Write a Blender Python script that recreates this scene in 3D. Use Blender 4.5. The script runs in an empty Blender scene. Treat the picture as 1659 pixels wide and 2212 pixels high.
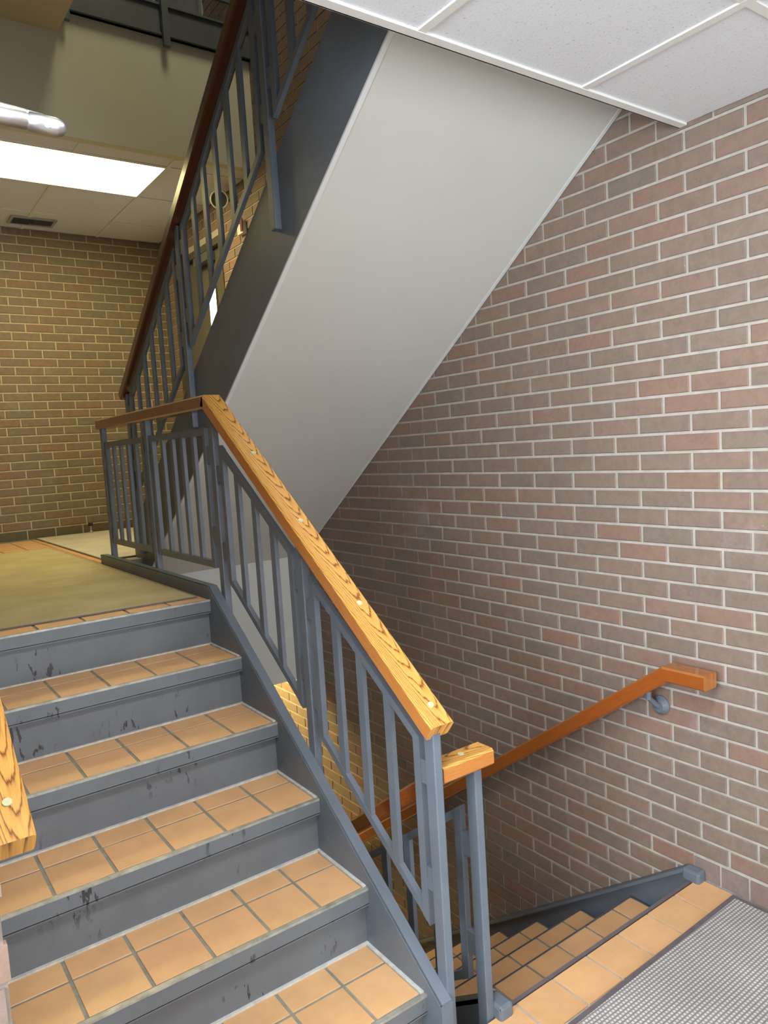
import bpy, math, random
from mathutils import Matrix, Vector
random.seed(7)
S = bpy.context.scene
C = S.collection

# ------------------------------------------------------------------ camera
EYE = Vector((0.0, 0.0, 1.595))
RR = ((0.8088031933, -0.5848009040, -0.0620104602),      # right
      (-0.1019808954, -0.0356273185, -0.9941481736),     # down
      (0.5791694843, 0.8103940997, -0.0884540088))       # forward
FPX = 1607.03
cam_d = bpy.data.cameras.new('camera')
cam_d.sensor_fit = 'AUTO'
cam_d.sensor_width = 36.0
cam_d.lens = FPX / 2212.0 * 36.0
cam_d.clip_start = 0.02
cam = bpy.data.objects.new('camera', cam_d)
C.objects.link(cam)
r, d, f = (Vector(v) for v in RR)
m = Matrix.Identity(4)
for i in range(3):
    m[i][0], m[i][1], m[i][2], m[i][3] = r[i], -d[i], -f[i], EYE[i]
cam.matrix_world = m
S.camera = cam

def to_pixel(p):
    q = Vector(p) - EYE
    z = q.dot(f)
    if z < 0.05:
        return None
    return (829.5 + FPX * q.dot(r) / z, 1106 + FPX * q.dot(d) / z, z)

# ------------------------------------------------------------------ world and light
W = bpy.data.worlds.new('world')
S.world = W
W.use_nodes = True
W.node_tree.nodes['Background'].inputs[0].default_value = (0.62, 0.72, 0.85, 1)
W.node_tree.nodes['Background'].inputs[1].default_value = 0.6
S.view_settings.view_transform = 'Standard'
S.view_settings.look = 'None'
S.view_settings.gamma = 1.0
S.view_settings.use_curve_mapping = False
S.view_settings.exposure = 0.32

def area(name, loc, target, sx, sy, power, col):
    l = bpy.data.lights.new(name, 'AREA')
    l.shape = 'RECTANGLE'
    l.size, l.size_y, l.energy, l.color = sx, sy, power, col
    o = bpy.data.objects.new(name, l)
    C.objects.link(o)
    o.location = loc
    o.rotation_euler = (Vector(target) - Vector(loc)).to_track_quat('-Z', 'Y').to_euler()
    return o

# daylight coming in through the glazed entrance in the left wall of the near hall
area('entrance_daylight', (-1.78, 0.10, 1.80), (2.0, 0.35, 1.10), 1.6, 1.0, 145, (0.80, 0.90, 1.0))

# added fill lamp behind the camera, lifting the soffit, risers and bulkhead
area('rear_fill', (1.25, -2.38, 1.25), (1.5, 1.0, 1.15), 1.9, 2.1, 78, (0.88, 0.94, 1.0))

# levels and grid (metres; z = 0 is the near floor)
XW = 2.303            # brick face of the right wall
RISE, RUN = 0.175, 0.2475
SL = RISE / RUN
YL0 = 1.452           # first nosing of the left flight
LAND = 6 * RISE       # 1.05
XT0, XT1 = 0.121, 1.078   # ends of the left treads
YB = 6.20             # back wall
YF = 4.38             # bulkhead over the landing
CEIL_N, CEIL_L = 2.564, 3.385
FL2, LAND2 = 3.15, 4.20
def nose_l(y): return RISE + (y - YL0) * SL
def nose_d(y): return -(y - 1.455) * SL
def nose_u(y): return LAND + RISE + (4.178 - y) * SL
def soffit(y): return 3.885 - 0.7135 * y

# ------------------------------------------------------------------ materials
def new_mat(name):
    mt = bpy.data.materials.new(name)
    mt.use_nodes = True
    nt = mt.node_tree
    b = nt.nodes['Principled BSDF']
    return mt, nt, b

def node(nt, typ, **kw):
    n = nt.nodes.new(typ)
    for k, v in kw.items():
        setattr(n, k, v)
    return n

def ramp(nt, stops, interp='LINEAR'):
    n = nt.nodes.new('ShaderNodeValToRGB')
    n.color_ramp.interpolation = interp
    e = n.color_ramp.elements
    while len(e) < len(stops):
        e.new(0.5)
    for x, (p, c) in zip(e, stops):
        x.position = p
        x.color = (*c, 1)
    return n

def mix(nt, fac, a, b, blend='MIX'):
    n = nt.nodes.new('ShaderNodeMix')
    n.data_type = 'RGBA'
    n.blend_type = blend
    for s, v in ((0, fac), (6, a), (7, b)):
        if isinstance(v, (int, float)):
            n.inputs[s].default_value = v
        elif isinstance(v, tuple):
            n.inputs[s].default_value = (*v, 1)
        else:
            nt.links.new(v, n.inputs[s])
    return n.outputs[2]

def noise(nt, scale, detail=3, rough=0.6, vec=None, mapping=None):
    n = nt.nodes.new('ShaderNodeTexNoise')
    n.inputs['Scale'].default_value = scale
    n.inputs['Detail'].default_value = detail
    n.inputs['Roughness'].default_value = rough
    if vec is None:
        tc = nt.nodes.new('ShaderNodeTexCoord')
        vec = tc.outputs['Object']
    if mapping:
        mp = nt.nodes.new('ShaderNodeMapping')
        mp.inputs['Scale'].default_value = mapping
        nt.links.new(vec, mp.inputs[0])
        vec = mp.outputs[0]
    nt.links.new(vec, n.inputs['Vector'])
    return n

def world_vec(nt):
    g = nt.nodes.new('ShaderNodeNewGeometry')
    return g.outputs['Position']

def bump(nt, b, height, strength=0.3, dist=0.002):
    bn = nt.nodes.new('ShaderNodeBump')
    bn.inputs['Strength'].default_value = strength
    bn.inputs['Distance'].default_value = dist
    nt.links.new(height, bn.inputs['Height'])
    nt.links.new(bn.outputs[0], b.inputs['Normal'])

def plain(name, col, rough=0.6, var=0.06, scale=9.0, spec=0.5, metal=0.0, bmp=0.0, bscale=200):
    mt, nt, b = new_mat(name)
    wv = world_vec(nt)
    n = noise(nt, scale, vec=wv)
    dark = tuple(c * (1 - var) for c in col)
    lite = tuple(min(1, c * (1 + var)) for c in col)
    rp = ramp(nt, [(0.3, dark), (0.7, lite)])
    nt.links.new(n.outputs[0], rp.inputs[0])
    nt.links.new(rp.outputs[0], b.inputs['Base Color'])
    b.inputs['Roughness'].default_value = rough
    b.inputs['Specular IOR Level'].default_value = spec
    b.inputs['Metallic'].default_value = metal
    if bmp:
        n2 = noise(nt, bscale, detail=2, vec=wv)
        bump(nt, b, n2.outputs[0], bmp, 0.002)
    return mt

def emit(name, col, strength):
    mt, nt, b = new_mat(name)
    b.inputs['Base Color'].default_value = (0.9, 0.9, 0.9, 1)
    b.inputs['Emission Color'].default_value = (*col, 1)
    b.inputs['Emission Strength'].default_value = strength
    return mt

BRICK_STOPS = [(0.0, (0.22, 0.158, 0.124)), (0.18, (0.233, 0.176, 0.135)), (0.34, (0.257, 0.162, 0.117)), (0.5, (0.212, 0.161, 0.124)), (0.66, (0.244, 0.169, 0.127)), (0.82, (0.206, 0.163, 0.127)), (1.0, (0.261, 0.158, 0.112))]
def brick_mat(name, attr, tint=(1, 1, 1)):
    mt, nt, b = new_mat(name)
    if attr:
        src = node(nt, 'ShaderNodeAttribute', attribute_name='tone').outputs['Fac']
    else:
        src = node(nt, 'ShaderNodeObjectInfo').outputs['Random']
    rp = ramp(nt, [(p, tuple(a * t for a, t in zip(c, tint))) for p, c in BRICK_STOPS])
    nt.links.new(src, rp.inputs[0])
    wv = world_vec(nt)
    n = noise(nt, 38, detail=5, rough=0.7, vec=wv)
    g = ramp(nt, [(0.25, (0.82, 0.82, 0.84)), (0.75, (1.16, 1.14, 1.12))])
    nt.links.new(n.outputs[0], g.inputs[0])
    col = mix(nt, 1.0, rp.outputs[0], g.outputs[0], 'MULTIPLY')
    # chalky efflorescence smears and pale specks
    n2 = noise(nt, 2.1, detail=6, rough=0.75, vec=wv)
    s2 = ramp(nt, [(0.60, (0, 0, 0)), (0.82, (0.42, 0.42, 0.42))])
    nt.links.new(n2.outputs[0], s2.inputs[0])
    col = mix(nt, s2.outputs[0], col, (0.45, 0.42, 0.41))
    v = nt.nodes.new('ShaderNodeTexVoronoi')
    v.inputs['Scale'].default_value = 17
    nt.links.new(wv, v.inputs['Vector'])
    s3 = ramp(nt, [(0.0, (1, 1, 1)), (0.035, (0, 0, 0))])
    nt.links.new(v.outputs['Distance'], s3.inputs[0])
    col = mix(nt, s3.outputs[0], col, (0.55, 0.52, 0.50))
    nt.links.new(col, b.inputs['Base Color'])
    b.inputs['Roughness'].default_value = 0.62
    b.inputs['Specular IOR Level'].default_value = 0.35
    n4 = noise(nt, 140, detail=4, vec=wv)
    bump(nt, b, n4.outputs[0], 0.35, 0.002)
    return mt

def paint_mat(name, col, chips):
    mt, nt, b = new_mat(name)
    wv = world_vec(nt)
    n = noise(nt, 7, detail=4, vec=wv)
    rp = ramp(nt, [(0.3, tuple(c * 0.9 for c in col)), (0.7, tuple(c * 1.1 for c in col))])
    nt.links.new(n.outputs[0], rp.inputs[0])
    out = rp.outputs[0]
    if chips:
        n1 = noise(nt, 1.0, detail=3, rough=0.55, vec=wv, mapping=(62, 62, 17))
        c1 = ramp(nt, [(0.615, (0, 0, 0)), (0.635, (1, 1, 1))])
        nt.links.new(n1.outputs[0], c1.inputs[0])
        n2 = noise(nt, 3.4, detail=2, vec=wv)
        c2 = ramp(nt, [(0.52, (0, 0, 0)), (0.60, (1, 1, 1))])
        nt.links.new(n2.outputs[0], c2.inputs[0])
        mk = mix(nt, 1.0, c1.outputs[0], c2.outputs[0], 'MULTIPLY')
        out = mix(nt, mk, out, (0.030, 0.028, 0.032))
    nt.links.new(out, b.inputs['Base Color'])
    b.inputs['Roughness'].default_value = 0.42
    b.inputs['Specular IOR Level'].default_value = 0.45
    n5 = noise(nt, 60, detail=3, vec=wv)
    bump(nt, b, n5.outputs[0], 0.12, 0.001)
    return mt

def wood_mat(name, lite, dark):
    """Oak: nested arches along the length (u) on the flat face (v)."""
    mt, nt, b = new_mat(name)
    uv = node(nt, 'ShaderNodeUVMap', uv_map='grain')
    sep = nt.nodes.new('ShaderNodeSeparateXYZ')
    nt.links.new(uv.outputs[0], sep.inputs[0])
    def mth(op, a, bb=None):
        n = nt.nodes.new('ShaderNodeMath')
        n.operation = op
        for i, v in enumerate((a, bb)):
            if v is None:
                continue
            if isinstance(v, (int, float)):
                n.inputs[i].default_value = v
            else:
                nt.links.new(v, n.inputs[i])
        return n.outputs[0]
    nz = noise(nt, 1.0, detail=4, vec=uv.outputs[0], mapping=(4, 40, 1))
    vv = mth('ADD', sep.outputs[1], -0.014)
    par = mth('MULTIPLY', mth('MULTIPLY', vv, vv), 2400.0)
    a = mth('SUBTRACT', mth('MULTIPLY', sep.outputs[0], 15.0), par)
    a = mth('ADD', a, mth('MULTIPLY', nz.outputs[0], 2.0))
    fr = mth('FRACT', a)
    bands = ramp(nt, [(0.0, lite), (0.42, tuple(c * 0.94 for c in lite)), (0.62, tuple(x * .75 + y * .25 for x, y in zip(lite, dark))),
                      (0.78, dark), (0.90, tuple(c * 0.9 for c in lite)), (1.0, lite)])
    nt.links.new(fr, bands.inputs[0])
    fn = noise(nt, 1.0, detail=3, vec=uv.outputs[0], mapping=(14, 620, 1))
    fg = ramp(nt, [(0.35, (0.80, 0.76, 0.70)), (0.65, (1.08, 1.06, 1.04))])
    nt.links.new(fn.outputs[0], fg.inputs[0])
    base = mix(nt, 1.0, bands.outputs[0], fg.outputs[0], 'MULTIPLY')
    edge = mth('GREATER_THAN', sep.outputs[1], 0.0385)      # redder stain on the sides, with some of their shade painted in
    base = mix(nt, edge, base, mix(nt, 1.0, base, (0.86, 0.64, 0.58), 'MULTIPLY'))
    nt.links.new(base, b.inputs['Base Color'])
    b.inputs['Roughness'].default_value = 0.24
    b.inputs['Coat Weight'].default_value = 0.35
    b.inputs['Coat Roughness'].default_value = 0.12
    return mt

def tile_mat(name):
    mt, nt, b = new_mat(name)
    oi = node(nt, 'ShaderNodeObjectInfo')
    rp = ramp(nt, [(0, (0.60, 0.345, 0.160)), (0.5, (0.66, 0.385, 0.180)), (1, (0.64, 0.355, 0.172))])
    nt.links.new(oi.outputs['Random'], rp.inputs[0])
    wv = world_vec(nt)
    n = noise(nt, 9, detail=4, vec=wv)
    g = ramp(nt, [(0.3, (0.9, 0.9, 0.88)), (0.7, (1.08, 1.06, 1.05))])
    nt.links.new(n.outputs[0], g.inputs[0])
    nt.links.new(mix(nt, 1.0, rp.outputs[0], g.outputs[0], 'MULTIPLY'), b.inputs['Base Color'])
    b.inputs['Roughness'].default_value = 0.42
    n2 = noise(nt, 260, detail=2, vec=wv)
    bump(nt, b, n2.outputs[0], 0.12, 0.001)
    return mt

def acoustic_mat(name):
    mt, nt, b = new_mat(name)
    wv = world_vec(nt)
    n = noise(nt, 130, detail=3, rough=0.7, vec=wv)
    rp = ramp(nt, [(0.30, (0.40, 0.41, 0.43)), (0.37, (0.70, 0.71, 0.73)), (1.0, (0.76, 0.77, 0.79))])
    nt.links.new(n.outputs[0], rp.inputs[0])
    nt.links.new(rp.outputs[0], b.inputs['Base Color'])
    b.inputs['Roughness'].default_value = 0.9
    bump(nt, b, n.outputs[0], 0.4, 0.002)
    return mt

def woven_mat(name, lite, dark, scale):
    mt, nt, b = new_mat(name)
    wv = world_vec(nt)
    mp = nt.nodes.new('ShaderNodeMapping')
    mp.inputs['Rotation'].default_value = (0, 0, 0.0)
    mp.inputs['Scale'].default_value = (scale, scale * 0.62, 1)
    nt.links.new(wv, mp.inputs[0])
    br = nt.nodes.new('ShaderNodeTexBrick')
    br.inputs['Scale'].default_value = 1.0
    br.inputs['Mortar Size'].default_value = 0.17
    br.inputs['Mortar Smooth'].default_value = 0.6
    br.inputs['Brick Width'].default_value = 0.8
    br.inputs['Row Height'].default_value = 0.5
    br.inputs['Color1'].default_value = (*lite, 1)
    br.inputs['Color2'].default_value = (*tuple(c * 0.86 for c in lite), 1)
    br.inputs['Mortar'].default_value = (*dark, 1)
    nt.links.new(mp.outputs[0], br.inputs['Vector'])
    n = noise(nt, 3, detail=5, vec=wv)
    g = ramp(nt, [(0.3, (0.86, 0.86, 0.86)), (0.7, (1.1, 1.1, 1.1))])
    nt.links.new(n.outputs[0], g.inputs[0])
    nt.links.new(mix(nt, 1.0, br.outputs[0], g.outputs[0], 'MULTIPLY'), b.inputs['Base Color'])
    b.inputs['Roughness'].default_value = 0.92
    b.inputs['Specular IOR Level'].default_value = 0.1
    bump(nt, b, br.outputs['Fac'], -0.6, 0.003)
    return mt

M = {}
M['brick'] = brick_mat('brick_face', False)
M['brick_far'] = brick_mat('brick_face_field', True)
M['brick_back'] = brick_mat('brick_face_back', False, (0.86, 0.89, 0.80))
M['brick_back_far'] = brick_mat('brick_face_back_field', True, (0.86, 0.89, 0.80))
M['brick_base'] = brick_mat('brick_base_course', False, (0.50, 0.60, 0.50))
M['brick_sold'] = brick_mat('brick_floor_course', False, (0.98, 1.04, 1.20))
M['mortar'] = plain('mortar', (0.44, 0.40, 0.345), 0.85, 0.12, 30)
M['mortar_back'] = plain('mortar_back', (0.44, 0.39, 0.26), 0.85, 0.12, 30)
M['paint'] = paint_mat('blue_grey_paint', (0.122, 0.143, 0.170), False)
M['paint_chip'] = paint_mat('chipped_grey_paint', (0.122, 0.133, 0.142), True)
M['steel_edge'] = plain('worn_steel_edge', (0.36, 0.35, 0.30), 0.45, 0.3, 26, metal=0.4)
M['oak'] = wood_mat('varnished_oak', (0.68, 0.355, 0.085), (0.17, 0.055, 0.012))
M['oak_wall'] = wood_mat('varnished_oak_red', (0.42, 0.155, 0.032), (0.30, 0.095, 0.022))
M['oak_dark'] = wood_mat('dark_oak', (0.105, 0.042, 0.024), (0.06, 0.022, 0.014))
M['oak_level'] = wood_mat('brown_oak', (0.24, 0.115, 0.06), (0.14, 0.06, 0.03))  # darker brown oak for the level handrail
M['plug'] = plain('wood_plug', (0.52, 0.50, 0.30), 0.3, 0.1, 60)
M['tile'] = tile_mat('quarry_tile')
M['brickish'] = plain('brown_masonry', (0.24, 0.19, 0.155), 0.8, 0.15, 20)
M['grout'] = plain('grout', (0.235, 0.225, 0.175), 0.9, 0.22, 24)
M['grout_pale'] = plain('pale_grout', (0.40, 0.39, 0.36), 0.9, 0.2, 24)
M['caulk'] = plain('caulk', (0.52, 0.50, 0.45), 0.7, 0.2, 40)
M['soffit'] = plain('soffit_paint', (0.58, 0.572, 0.525), 0.75, 0.02, 3)
M['trimw'] = plain('white_trim', (0.66, 0.66, 0.64), 0.5, 0.03, 8)
M['cream'] = plain('cream_drywall', (0.60, 0.565, 0.42), 0.8, 0.03, 3)
M['tan'] = plain('tan_drywall', (0.52, 0.45, 0.30), 0.8, 0.03, 3)
M['drywall'] = plain('grey_drywall', (0.62, 0.61, 0.58), 0.8, 0.02, 3)
M['acoustic'] = acoustic_mat('acoustic_tile')
M['tbar'] = plain('tbar', (0.74, 0.73, 0.69), 0.45, 0.03, 8)
M['mat_near'] = woven_mat('woven_entry_mat', (0.60, 0.56, 0.48), (0.21, 0.20, 0.21), 68.0)
M['mat_edge'] = plain('mat_binding', (0.12, 0.10, 0.105), 0.6, 0.12, 30)
M['carpet'] = plain('olive_tan_carpet', (0.44, 0.375, 0.22), 0.95, 0.10, 5, spec=0.05, bmp=0.6, bscale=420)
M['carpet2'] = plain('grey_beige_carpet', (0.50, 0.46, 0.38), 0.95, 0.10, 6, spec=0.05, bmp=0.6, bscale=420)
M['beam'] = paint_mat('dark_beam_paint', (0.085, 0.095, 0.095), False)
M['doorpaint'] = plain('brown_grey_door', (0.105, 0.092, 0.080), 0.5, 0.06, 6)
M['doorframe'] = plain('olive_frame', (0.085, 0.078, 0.056), 0.45, 0.06, 6)
M['door2'] = plain('pale_grey_door', (0.34, 0.36, 0.36), 0.5, 0.04, 6)
M['chrome'] = plain('satin_chrome', (0.50, 0.50, 0.50), 0.36, 0.05, 20, metal=1.0)
M['black'] = plain('black_rubber', (0.02, 0.02, 0.02), 0.6, 0.1, 30)
M['vent'] = plain('vent_metal', (0.34, 0.35, 0.33), 0.5, 0.05, 20)
M['vent_dark'] = plain('vent_recess', (0.035, 0.034, 0.032), 0.7, 0.1, 20)
M['concrete'] = plain('concrete', (0.30, 0.29, 0.27), 0.9, 0.1, 8)
M['maroon'] = plain('maroon_plastic', (0.16, 0.02, 0.03), 0.4, 0.1, 30)
M['white'] = plain('white_plastic', (0.75, 0.74, 0.72), 0.35, 0.02, 20)
gm, gnt, gb_ = new_mat('clear_glass')
gb_.inputs['Transmission Weight'].default_value = 1.0
gb_.inputs['Roughness'].default_value = 0.02
gb_.inputs['IOR'].default_value = 1.1
M['glass'] = gm
M['glass_day'] = emit('daylit_glass', (0.93, 0.97, 1.0), 5.0)
M['tube_land'] = emit('landing_diffuser', (1.0, 0.85, 0.40), 17.0)
M['tube_near'] = emit('hall_diffuser', (0.95, 0.97, 1.0), 17.0)
M['tube_low'] = emit('lower_diffuser', (1.0, 0.82, 0.32), 20.0)
M['tube_top'] = emit('stairwell_diffuser', (1.0, 0.95, 0.68), 13.0)

# ------------------------------------------------------------------ building helpers
WP = {}
def wpos(o):
    return WP.get(o.name, Vector((0, 0, 0)))

class MB:
    def __init__(s):
        s.v, s.f, s.uv, s.tone = [], [], [], []
    def add(s, vs, fs, tone=None):
        n = len(s.v)
        s.v += [tuple(v) for v in vs]
        for q in fs:
            s.f.append(tuple(n + i for i in q))
            if tone is not None:
                s.tone.append(tone)
        return s
    def box(s, x0, x1, y0, y1, z0, z1, tone=None):
        vs = [(x, y, z) for x in (x0, x1) for y in (y0, y1) for z in (z0, z1)]
        return s.add(vs, [(0, 1, 3, 2), (4, 6, 7, 5), (0, 4, 5, 1), (2, 3, 7, 6), (0, 2, 6, 4), (1, 5, 7, 3)], tone)
    def prism_yz(s, pts, x0, x1):
        n = len(pts)
        vs = [(x0, y, z) for y, z in pts] + [(x1, y, z) for y, z in pts]
        fs = [tuple(range(n)), tuple(range(2 * n - 1, n - 1, -1))]
        fs += [(i, i + n, (i + 1) % n + n, (i + 1) % n) for i in range(n)]
        return s.add(vs, fs)
    def cyl(s, c, axis, r0, r1, n=14):
        c, axis = Vector(c), Vector(axis)
        a = axis.normalized()
        u = a.orthogonal().normalized()
        w = a.cross(u)
        vs = []
        for k, (cc, rr) in enumerate(((c, r0), (c + axis, r1))):
            vs += [cc + (u * math.cos(t) + w * math.sin(t)) * rr for t in (2 * math.pi * i / n for i in range(n))]
        fs = [tuple(range(n - 1, -1, -1)), tuple(range(n, 2 * n))]
        fs += [(i, (i + 1) % n, (i + 1) % n + n, i + n) for i in range(n)]
        return s.add(vs, fs)
    def lathe(s, c, axis, prof, n=20):
        c = Vector(c)
        a = Vector(axis).normalized()
        u = a.orthogonal().normalized()
        w = a.cross(u)
        vs = []
        for h, rr in prof:
            vs += [c + a * h + (u * math.cos(t) + w * math.sin(t)) * rr for t in (2 * math.pi * i / n for i in range(n))]
        fs = [tuple(range(n - 1, -1, -1)), tuple(range((len(prof) - 1) * n, len(prof) * n))]
        for k in range(len(prof) - 1):
            fs += [(k * n + i, k * n + (i + 1) % n, (k + 1) * n + (i + 1) % n, (k + 1) * n + i) for i in range(n)]
        return s.add(vs, fs)
    def mesh(s, name, mat):
        me = bpy.data.meshes.new(name)
        me.from_pydata(s.v, [], s.f)
        if s.uv:
            l = me.uv_layers.new(name='grain')
            k = 0
            for p in me.polygons:
                for j, li in enumerate(p.loop_indices):
                    l.data[li].uv = s.uv[p.index][j]
        if s.tone:
            at = me.attributes.new('tone', 'FLOAT', 'FACE')
            at.data.foreach_set('value', s.tone)
        me.materials.append(mat)
        me.update()
        # outward normals
        import bmesh
        bm = bmesh.new()
        bm.from_mesh(me)
        bmesh.ops.recalc_face_normals(bm, faces=bm.faces)
        bm.to_mesh(me)
        bm.free()
        return me
    def build(s, name, mat, parent=None, smooth=False):
        me = s.mesh(name, mat)
        if smooth:
            for p in me.polygons:
                p.use_smooth = True
        return put(name, me, parent)

def put(name, me, parent=None, loc=(0, 0, 0)):
    o = bpy.data.objects.new(name, me)
    C.objects.link(o)
    loc = Vector(loc)
    WP[o.name] = loc
    if parent is not None:
        o.parent = parent
        o.location = loc - wpos(parent)
    else:
        o.location = loc
    return o

def tag(o, label, cat, group=None):
    o['label'] = label
    o['category'] = cat
    if group:
        o['group'] = group
    return o

def thing(name, label, cat, loc=(0, 0, 0), group=None):
    o = put(name, None, None, loc)
    return tag(o, label, cat, group)

def struct(name, mb, mat):
    o = mb.build(name, mat)
    o['kind'] = 'structure'
    return o

def bevel(o, w, seg=2):
    b = o.modifiers.new('bevel', 'BEVEL')
    b.width = w
    b.segments = seg
    b.limit_method = 'ANGLE'
    return o

def sweep(path, xc, width, thick, ch=0.006):
    """Wooden rail along a (y, z) path whose points run along the top face centre; chamfered section, mitred bends."""
    hw = width / 2
    prof = [(-hw, -ch), (-hw + ch, 0), (hw - ch, 0), (hw, -ch), (hw, -thick + ch), (hw - ch, -thick), (-hw + ch, -thick), (-hw, -thick + ch)]
    vpar, acc = [], -hw + ch
    vc = [-hw, -hw + ch, hw - ch, hw, hw + thick - 2 * ch, hw + thick, 3 * hw + thick, 3 * hw + thick + ch, 3 * hw + 2 * thick]
    n = len(prof)
    segs = []
    for a, b in zip(path, path[1:]):
        t = Vector((b[0] - a[0], b[1] - a[1]))
        L = t.length
        t /= L
        nn = Vector((-t.y, t.x))
        if nn.y < 0:
            nn = -nn
        segs.append((nn, L))
    mb = MB()
    us, acc = [0.0], 0.0
    for nn, L in segs:
        acc += L
        us.append(acc)
    for i, p in enumerate(path):
        if i == 0:
            off = segs[0][0]
        elif i == len(path) - 1:
            off = segs[-1][0]
        else:
            n1, n2 = segs[i - 1][0], segs[i][0]
            off = (n1 + n2) / (1 + n1.dot(n2))
        mb.v += [(xc + x, p[0] + off.x * h, p[1] + off.y * h) for x, h in prof]
    for i in range(len(path) - 1):
        for k in range(n):
            k2 = (k + 1) % n
            mb.f.append((i * n + k, i * n + k2, (i + 1) * n + k2, (i + 1) * n + k))
            mb.uv.append([(us[i], vc[k]), (us[i], vc[k + 1]), (us[i + 1], vc[k + 1]), (us[i + 1], vc[k])])
    for base in (0, (len(path) - 1) * n):
        mb.f.append(tuple(base + k for k in range(n)))
        mb.uv.append([(0.31 + prof[k][1] * 0.3, prof[k][0] * 0.5 + 0.02) for k in range(n)])
    return mb

# keep the face order used for uv: recalc normals only flips, so loops may reverse; store per-vertex lookups instead
_old_mesh = MB.mesh
def _mesh_uv(s, name, mat):
    if not s.uv:
        return _old_mesh(s, name, mat)
    uv, s.uv = s.uv, []
    me = _old_mesh(s, name, mat)
    l = me.uv_layers.new(name='grain')
    for p in me.polygons:
        look = dict(zip(s.f[p.index], uv[p.index]))
        for li, vi in zip(p.loop_indices, p.vertices):
            l.data[li].uv = look[vi]
    return me
MB.mesh = _mesh_uv

# ------------------------------------------------------------------ bricks
BL, BH, JT = 0.2032, 0.0649, 0.010
def brick_rows(z0, z1, zc0):
    k0 = math.ceil((z0 - zc0 - BH / 2) / BH)
    k = k0
    while zc0 + k * BH - BH / 2 < z1 - 0.004:
        yield k, zc0 + k * BH
        k += 1

def lay_bricks(parent, plane, u0, u1, z0, z1, uc0, zc0, holes, face, mats, visible, proud=0.0045, floor_course=None, limit=300):
    """plane 'x': wall at x=face looking to -x, u is y;  plane 'y': wall at y=face looking to -y, u is x."""
    mat, mat_far = mats
    cells = []
    for k, zc in brick_rows(z0, z1, zc0):
        a, b = max(z0, zc - BH / 2 + JT / 2), min(z1, zc + BH / 2 - JT / 2)
        if b - a < 0.008:
            continue
        off = 0.0 if k % 2 == 0 else BL / 2
        n = math.floor((u0 - uc0 - off) / BL) - 1
        while uc0 + off + n * BL < u1:
            s, e = uc0 + off + n * BL + JT / 2, uc0 + off + (n + 1) * BL - JT / 2
            n += 1
            s, e = max(s, u0), min(e, u1)
            if e - s < 0.012:
                continue
            parts = [(s, e)]
            for (hu0, hu1, hz0, hz1) in holes:
                nxt = []
                for (ps, pe) in parts:
                    if b <= hz0 or a >= hz1 or pe <= hu0 or ps >= hu1:
                        nxt.append((ps, pe))
                    else:
                        if ps < hu0 - 0.015:
                            nxt.append((ps, hu0))
                        if pe > hu1 + 0.015:
                            nxt.append((hu1, pe))
                parts = nxt
            for ps, pe in parts:
                cells.append((ps, pe, a, b))
    scored = []
    for c in cells:
        uc, zc = (c[0] + c[1]) / 2, (c[2] + c[3]) / 2
        p = (face, uc, zc) if plane == 'x' else (uc, face, zc)
        px = to_pixel(p)
        ok = px is not None and -30 < px[0] < 1690 and -20 < px[1] < 2232 and visible(uc, zc)
        dist = (Vector(p) - EYE)
        cosv = abs(dist.x if plane == 'x' else dist.y) / dist.length
        area_px = (c[1] - c[0]) * (c[3] - c[2]) * cosv / dist.length ** 2
        scored.append((ok, area_px, c))
    scored.sort(key=lambda t: (not t[0], -t[1]))
    cache = {}
    far = MB()
    for i, (ok, ar, (ps, pe, a, b)) in enumerate(scored):
        j = random.uniform(-0.0008, 0.0008)
        if ok and i < limit:
            w, h = round(pe - ps, 3), round(b - a, 3)
            key = (w, h)
            if key not in cache:
                mb = MB()
                ch = 0.003
                dp = 0.016
                lo = [(-w / 2, -h / 2), (w / 2, -h / 2), (w / 2, h / 2), (-w / 2, h / 2)]
                hi = [(-w / 2 + ch, -h / 2 + ch), (w / 2 - ch, -h / 2 + ch), (w / 2 - ch, h / 2 - ch), (-w / 2 + ch, h / 2 - ch)]
                def P(q, t):
                    return (t, q[0], q[1]) if plane == 'x' else (q[0], t, q[1])
                vs = [P(q, dp) for q in lo] + [P(q, 0.0022) for q in lo] + [P(q, 0) for q in hi]
                fs = [(8, 9, 10, 11)]
                for kk in range(4):
                    k2 = (kk + 1) % 4
                    fs += [(kk, k2, 4 + k2, 4 + kk), (4 + kk, 4 + k2, 8 + k2, 8 + kk)]
                mb.add(vs, fs)
                cache[key] = mb.mesh('brick', mat)
            loc = (face + j, (ps + pe) / 2, (a + b) / 2) if plane == 'x' else ((ps + pe) / 2, face + j, (a + b) / 2)
            put('brick', cache[key], parent, loc)
        else:
            t = random.random()
            if plane == 'x':
                far.box(face + j, face + 0.016, ps, pe, a, b, t)
            else:
                far.box(ps, pe, face + j, face + 0.016, a, b, t)
    if far.v:
        o = far.build('brick_field', mat_far, parent)
        o['kind'] = 'stuff'

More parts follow.
